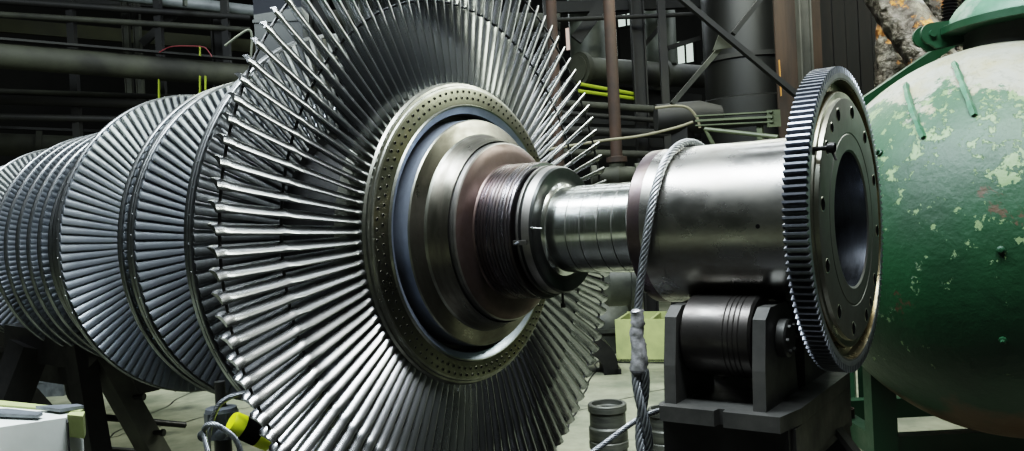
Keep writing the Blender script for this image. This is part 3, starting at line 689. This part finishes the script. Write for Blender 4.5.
k = MB(); k.beam(P(-40, -6, 13.0), P(160, 4, 14.0), .1, .12); single(k, 'roof_girder', STEELBG, 'dark girder along the upper left edge of the view', 'girder')
column('box_column', 229, 13.4, .22, STEELBG, 0, 6.5, 'wide dark column left of the slate panel', shape='h')
# cluttered machinery silhouettes at far left
for i, (px, w_, z1, d) in enumerate(((22, .5, 3.1, 13.8), (60, .3, 3.4, 14.2), (98, .45, 3.2, 13.9), (178, .4, 3.0, 14.0), (212, .25, 3.6, 14.2))):
    column('machine_cabinet', px, d, w_, mat('cabinet_dark', (.016, .018, .014), .7, 0, (.010, .010, .008), 2), 0, z1,
           ('dark cabinet at the left frame edge in the gloom', 'narrow dark cabinet second from the left frame edge', 'dark cabinet below the thick pipe, third from the left edge', 'dark cabinet below the yellow tapes', 'tall narrow dark cabinet beside the first large blade wheel')[i], 'cabinet', 'box', 'dark cabinets far left')
for (px, y0, y1, lab) in ((159, 78, 100, 'short yellow tape hanging below the thick pipe, left one'), (200, 46, 56, 'yellow tape stub standing up above the thick pipe'), (200, 76, 94, 'yellow tape hanging below the thick pipe, middle one'), (205.5, 76, 90, 'narrow yellow tape hanging below the thick pipe, rightmost')):
    k = MB(); k.beam(P(px, y0, 11.5), P(px, y1, 11.5), .012, .045, hy); single(k, 'yellow_tape', YELTAPE, lab, 'tape', smooth=0)
k = MB(); k.tube(smooth_path([P(158, 53, 11.4), P(170, 47, 11.4), P(186, 46, 11.4), P(203, 47, 11.4), P(209, 52, 11.4), P(212, 57, 11.4)], 6), .008, 6)
single(k, 'red_cord', RED, 'thin red cord looping above the thick pipe', 'cord')
k = MB(); k.tube(smooth_path([P(225, 46, 9.5), P(238, 36, 9.5), P(249, 30, 9.5), P(252, 38, 9.5), P(251, 60, 9.5), P(252, 90, 9.5), P(258, 250, 9.5), P(262, 415, 9.5)], 6), .014, 6)
single(k, 'bent_rod', PIPELT, 'thin bent grey rod standing left of the blade tips', 'rod')
k = MB(); p = P(282, 20, 11); k.box((p.x, p.y, 2.6), (.62, .4, 5.2), (hx, hy, Z)); k.box((p.x, p.y, p.z - .05) , (.65, .44, .04), (hx, hy, Z)); k.box((p.x, p.y, p.z + .35), (.64, .44, .03), (hx, hy, Z))
single(k, 'slate_cabinet', BLUEG, 'tall slate grey steel cabinet seen through the upper left blades', 'cabinet')
column('box_column', 330, 12.5, .25, STEELBG, 0, 6.5, 'dark column right of the slate cabinet behind the blades', shape='h')
# windows
for i, (px, py, w_, h_, m_) in enumerate(((575, 38, .5, .55, WINDOWP), (590, 8, .55, .3, WINDOWG), (612, 42, .34, .75, WINDOWG), (627, 20, .45, .30, WINDOWG), (655, 58, .55, .70, WINDOWG), (686, 52, .4, .5, WINDOWG), (325, 6, .4, .7, WINDOWG), (430, 8, 1.6, .7, WINDOWG), (612, 96, .7, .22, WINDOWP))):
    b = P(px, py, 15); s_ = (13.0 - CAM.y) / ray(px, py).y; b = CAM + ray(px, py) * s_; k = MB()
    k.box(b, (w_, .03, h_)); f_ = struct(k, 'window_%d' % (i + 1), m_)
    k = MB()
    for s2 in (-1, 1): k.box(b + Vector((s2 * w_ / 2, -.03, 0)), (.04, .05, h_ + .04)); k.box(b + Vector((0, -.03, s2 * h_ / 2)), (w_, .05, .04))
    k.box(b + Vector((0, -.03, 0)), (.03, .04, h_)); o = k.build('window_frame', STEELBG, None, 0); o.parent = f_
# centre background
column('rusty_pipe', 561, 10.2, .13, RUSTBG, 0, 6.5, 'rusty vertical pipe just right of the upper blade tips', 'pipe', 'round')
b = P(617, 164, 9.6)
k = MB(); k.lathe([(b.z + .02, .001), (b.z + .02, .12), (b.z + .08, .12), (b.z + .09, .068), (6.5, .066), (6.5, .001)], (b.x, b.y, 0), (0, 0, 1), 24)
single(k, 'rusty_pipe', RUSTBG, 'rusty vertical pipe ending in a flange left of the coupling', 'pipe')
k = MB(); q = Vector((b.x, b.y, b.z - .12)); k.lathe([(-.30, .001), (-.30, .12), (-.24, .12), (-.24, .08), (-.1, .09), (0, .13), (.1, .09), (.2, .08), (.2, .12), (.26, .12), (.26, .001)], q, hx, 24); k.lathe([(0, .07), (.14, .1)], q, (0, 0, 1), 20)
single(k, 'pipe_valve', PIPEBG, 'dusty valve body below the flanged rusty pipe', 'valve')
column('steel_column', 646, 11.5, .18, STEELBG, 0, 6.5, 'dark steel column right of the flanged rusty pipe')
column('steel_column', 521, 12.0, .16, STEELBG, 0, 6.5, 'dark steel column behind the upper right blades')
can('vertical_vessel', Vector(P(590, 60, 12.2).xy.to_3d()), .28, 0, PIPELT, 'grey-green vertical vessel above the horizontal pipe', 'vessel', None, [(3.9, .001), (3.9, .16), (4.0, .28), (6.5, .30), (6.5, .001)])
can('vertical_vessel', Vector(P(661, 60, 12.6).xy.to_3d()), .28, 0, PIPELT, 'grey vertical vessel right of the dark steel column', 'vessel', None, [(3.85, .001), (3.85, .14), (3.95, .24), (6.5, .25), (6.5, .001)])
pipe('horizontal_pipe', P(578, 69, 11.6), P(720, 78, 13.2), .175, PIPEBG, 'thick dusty horizontal pipe under the grey vessels', flanges=(.02, .55))
k = MB(); k.beam(P(548, 90, 12), P(700, 104, 13), .1, .28); single(k, 'cross_girder', STEELBG, 'dark cross girder below the thick horizontal pipe', 'girder')
k = MB(); k.beam(P(553, 8, 11.8), P(700, 2, 11.8), .12, .16); single(k, 'cross_girder', STEELBG, 'dark girder above the grey vessels at the top edge', 'girder')
k = MB(); k.beam(P(576, 40, 11.3), P(603, 4, 11.3), .08, .16); single(k, 'diagonal_brace', STEELBG, 'dark short diagonal brace left of the grey-green vessel', 'brace')
k = MB(); k.beam(P(668, 48, 11.8), P(700, 38, 11.8), .05, .06); k.beam(P(632, 60, 11.8), P(664, 22, 11.8), .05, .06); single(k, 'thin_brace', STEELBG, 'thin dark brace bars crossing before the small windows', 'brace')
for i, yy in enumerate((84, 91)):
    k = MB(); k.tube([P(578, yy, 11.2), P(645, yy + 12 - i * 3, 11.6)], .028, 8); single(k, 'yellow_handrail', YELTAPE, ('upper yellow handrail tube', 'lower yellow handrail tube')[i] + ' between the rusty pipes', 'handrail')
for i, (y0, y1, d) in enumerate(((118, 126, 12.5), (140, 146, 12.8), (106, 108, 13.6))):
    k = MB(); k.beam(P(555, y0, d), P(800, y1, d), .1, .14); single(k, 'platform_edge', STEELBG, ('dark platform edge left of the pale channel', 'lowest dark platform edge behind the shaft', 'dark platform edge farthest back behind the vessels')[i], 'platform')
def rack(px0, px1, d0, d1, ys, label, posts, pr=.05):
    q = P((px0 + px1) / 2, 200, (d0 + d1) / 2); t_ = thing('pipe_rack', (q.x, q.y, 0), label, 'pipe rack')
    for i, (y0, y1, r_) in enumerate(ys):
        k = MB(); k.tube([P(px0, y0, d0), P(px1, y1, d1)], r_, 12); child(k, 'rack_pipe', (PIPEBG, STEELBG, STEELBG)[i % 3], t_)
    for u in posts:
        a_ = P(px0 + (px1 - px0) * u, 200, d0 + (d1 - d0) * u); k = MB(); k.box((a_.x, a_.y, 3.0), (.10, .10, 6.0), (hx, hy, Z)); child(k, 'rack_post', STEELBG, t_, 0)
rack(-40, 250, 11.2, 12.6, ((90, 100, .04), (98, 108, .07), (116, 122, .05), (12, 30, .045), (-2, 18, .05)), 'dark rack of thin pipes in the gloom at far left', (.12, .42, .72, .95))
rack(552, 700, 10.9, 11.3, ((103, 112, .05), (112, 124, .035), (130, 135, .06), (152, 156, .05), (20, 14, .03)), 'dark rack of thin pipes between the rusty pipe and the clad vessel', (.03, .80))
rack(330, 560, 12.0, 11.6, ((18, 22, .12), (40, 36, .07), (60, 58, .05)), 'dark rack of pipes glimpsed behind the top of the blade fan', (.3, .75))
# big clad vessel, boards, braces
vb = P(752, 100, 10.8)
bv_ = thing('clad_vessel', (vb.x, vb.y, 0), 'large dull grey clad vessel behind the crossed braces', 'vessel')
k = MB(); k.lathe([(3.0, .58), (6.6, .60), (6.6, .001)], (vb.x, vb.y, 0), (0, 0, 1), 48); child(k, 'shell', VESSEL, bv_)
k = MB(); k.lathe([(0, .66), (2.75, .66), (2.85, .74), (3.12, .74), (3.16, .58)], (vb.x, vb.y, 0), (0, 0, 1), 48); child(k, 'skirt', VESSEL, bv_, 30)
k = MB(); k.lathe([(3.62, .59), (3.62, .615), (3.68, .615), (3.68, .59)], (vb.x, vb.y, 0), (0, 0, 1), 48); child(k, 'hoop', STEELBG, bv_, 30)
k = MB()
for i in range(4):
    a0 = P(783 + i * 11.5, 90, 9.9); k.box((a0.x, a0.y, 3.2), (.135, .04, 6.4), (hx, hy, Z))
single(k, 'board_screen', WOOD, 'brown board screen left of the pale steel column', 'screen', smooth=0)
k = MB(); k.beam(P(779, 60, 9.8), P(781, 96, 9.8), .01, .03, hy); single(k, 'orange_strip', mat('orange_strip', (.6, .30, .10), .4, .6), 'thin bright orange strip on the brown board screen', 'strip', smooth=0)  # bright orange slit drawn as a coloured strip
column('steel_column', 812, 9.6, .14, mat('pale_column_paint', (0.054, 0.054, 0.045), .6, .1, (0.032, 0.032, 0.027), 3), 0, 6.5, 'pale steel column directly behind the toothed gear')
k = MB()
for i in range(6):
    a0 = P(828 + i * 13, 90, 10.6); k.box((a0.x, a0.y, 3.2), (.155, .04 + .02 * (i % 2), 6.4), (hx, hy, Z))
single(k, 'board_wall', mat('dark_boards', (0.007, 0.005, 0.003), .8, 0, (0.002, 0.002, 0.001), 3, (3, 3, .5)), 'nearly black board wall right of the pale column', 'boards', smooth=0)
q = P(723, 43, 8.8); cbr = thing('cross_bracing', (q.x, q.y, 1.5), 'crossed steel braces with a gusset plate in front of the clad vessel', 'bracing')
k = MB(); k.beam(P(676, -6, 8.7), P(800, 98, 8.6), .05, .09, hy); child(k, 'brace', STEELBG, cbr, 0)
k = MB(); k.beam(P(672, 104, 8.9), P(727, 40, 8.9), .05, .09, hy); child(k, 'brace', PIPEBG, cbr, 0)
k = MB(); k.beam(P(733, 34, 8.9), P(765, -6, 8.9), .05, .07, hy); child(k, 'brace', STEELBG, cbr, 0)
k = MB(); k.prism([(-.11, -.07), (.10, -.05), (.10, .05), (-.04, .09)], (q, hx, Z), None, hy * .02); child(k, 'gusset_plate', PIPEBG, cbr, 0)
ch = thing('steel_channel', P(736, 128, 8.0), 'pale olive steel channel lying above the coupling', 'channel')
CHM = mat('olive_channel_paint', (0.090, 0.104, 0.058), .5, .1, (0.058, 0.068, 0.041), 4)
k = MB(); a, b = P(697, 121, 8.0), P(774, 117, 7.6); k.beam(a, b, .10, .02); k.beam(a + Z * .045, b + Z * .045, .10, .012); k.beam(a - Z * .045, b - Z * .045, .10, .012); child(k, 'web', CHM, ch, 0)
k = MB(); k.beam(P(773, 110, 7.6), P(774, 127, 7.6), .12, .03, hy); child(k, 'end_plate', CHM, ch, 0)
k = MB(); k.tube([P(705, 128, 7.9), P(714, 146, 7.9)], .02, 8); k.tube([P(705, 129, 7.9), P(778, 137, 7.5)], .02, 8); q = P(760, 125, 7.7); k.beam(q, Vector((q.x, q.y, 0)), .05, .05); child(k, 'strut', CHM, ch)
k = MB(); k.tube(smooth_path([P(545, 150, 8.2), P(600, 141, 8.2), P(640, 136, 8.2), P(675, 128, 8.2), P(693, 122, 8.2)], 8), .014, 8); single(k, 'pale_hose', HOSE, 'thin pale hose stretched from the blades to the channel', 'hose')
k = MB(); k.tube(smooth_path([P(655, 108, 8.6), P(675, 106, 8.6), P(688, 108, 8.6), P(697, 118, 8.6), P(700, 128, 8.6)], 6), .014, 8); single(k, 'bent_hose', HOSE, 'short bent hose drooping left of the olive channel', 'hose')
k = MB(); q = P(682, 118, 9.6); k.lathe([(-.3, .001), (-.3, .17), (.2, .19), (.45, .12), (.45, .001)], q, hx, 24); k.beam(q - Z * .1, Vector((q.x, q.y, 0)), .2, .2); single(k, 'motor_body', STEELBG, 'dark rounded motor body left of the olive channel', 'motor')
# foil lagged ducts
def foil(ctrl, r, label):
    pts = resample(smooth_path(ctrl, 10), .03); k = MB()
    k.tube(pts, [r * (1 + .05 * abs(math.sin(i * .55))) for i in range(len(pts))], 40, rfun=lambda i, a: 1 + .07 * noise.noise(Vector((i * .5, math.cos(a) * 3.2, math.sin(a) * 3.2))) + .03 * noise.noise(Vector((i * 1.2, math.cos(a) * 9, math.sin(a) * 9))))
    single(k, 'foil_lagged_duct', FOIL, label, 'duct', 'foil wrapped ducts', 25)
foil([P(850, -55, 8.0), P(880, -18, 7.6), P(902, 15, 7.4), P(925, 48, 7.2), P(945, 95, 7.1), P(960, 160, 7.1), P(965, 330, 7.1)], .19, 'crumpled foil lagged duct sloping down to the tank manhole')
foil([P(898, -60, 8.4), P(896, 0, 8.3), P(893, 50, 8.3), P(892, 120, 8.3), P(892, 385, 8.3)], .16, 'upright crumpled foil duct behind the sloping duct')
foil([P(915, -60, 8.6), P(935, 0, 8.5), P(945, 40, 8.5), P(950, 110, 8.5), P(955, 380, 8.5)], .21, 'crumpled foil duct farthest right behind the manhole lug')
k = MB(); pts = [P(950, -30 + i * 1.6, 7.6) for i in range(60)]; k.tube(pts, [.06 + .012 * math.cos(i * PI) for i in range(60)], 20); single(k, 'corrugated_hose', BLKST, 'black corrugated hose behind the manhole cover', 'hose', smooth=20)
# upper clutter behind blade fan
for i, (px, w_) in enumerate(((360, .3), (395, .2), (455, .25), (490, .3))):
    column('steel_column', px, 12.8, w_, STEELBG, 0, 6.5, ('dark column glimpsed through the blades right of the slate cabinet', 'second dark column glimpsed through the upper blades', 'third dark column glimpsed behind the top of the fan', 'fourth dark column glimpsed behind the top of the fan')[i], group='columns behind the blade fan')

# ------------------------------------------------------------------ light
def area(name, loc, target, sx, sy, power, colr):
    l = bpy.data.lights.new(name, 'AREA'); l.shape = 'RECTANGLE'; l.size = sx; l.size_y = sy; l.energy = power; l.color = colr
    o = bpy.data.objects.new(name, l); col.objects.link(o); o.location = loc
    d = (Vector(target) - Vector(loc)).normalized(); o.rotation_euler = d.to_track_quat('-Z', 'Y').to_euler(); return o
area('hall_light', (-3.0, -2.0, 7.5), (-3.0, -.3, 1.7), 9.0, 1.2, 1400, (.86, .94, 1.0))
for yy, pw in ((3.4, 90), (6.2, 170)):
    area('hall_light', (-4.6, yy, 8.4), (-4.6, yy * .8, 0), 11.0, .55, pw, (.90, .97, 1.0))  # narrow strips stand in for broad overhead light, shaped for blade contrast
area('hall_light', (.8, -.4, 6.5), (.9, 1.6, 1.9), 1.6, 1.0, 110, (1.0, .98, .90))
area('hall_light', (-8.5, 3.2, 4.6), (-8.0, 3.4, 0), 5.0, .8, 80, (.93, 1.0, .84))  # added low lamp that brightens the left floor
area('hall_light', (-3.2, 5.0, 5.0), (-3.4, 5.2, 0), 3.0, .8, 80, (.97, 1.0, .86))  # added low lamp that brightens the floor beyond the rotor
area('hall_light', (2.2, 6.5, 7.0), (-2.8, 0, 2.0), 3.2, 1.6, 300, (.95, 1.0, .88))
area('back_fill_light', (-5.0, 9.5, 6.2), (-4.0, 0, 1.9), 10.0, 1.6, 330, (.90, .97, 1.0))  # added light from behind, brightens the upper blades
w = bpy.data.worlds.new('world'); bpy.context.scene.world = w; w.use_nodes = True
w.node_tree.nodes['Background'].inputs[0].default_value = (.55, .65, .50, 1); w.node_tree.nodes['Background'].inputs[1].default_value = .035
sc = bpy.context.scene
sc.view_settings.view_transform = 'Filmic'
sc.view_settings.look = 'High Contrast'
sc.view_settings.exposure = .36
for o in bpy.data.objects:
    if '_abs' in o: del o['_abs']
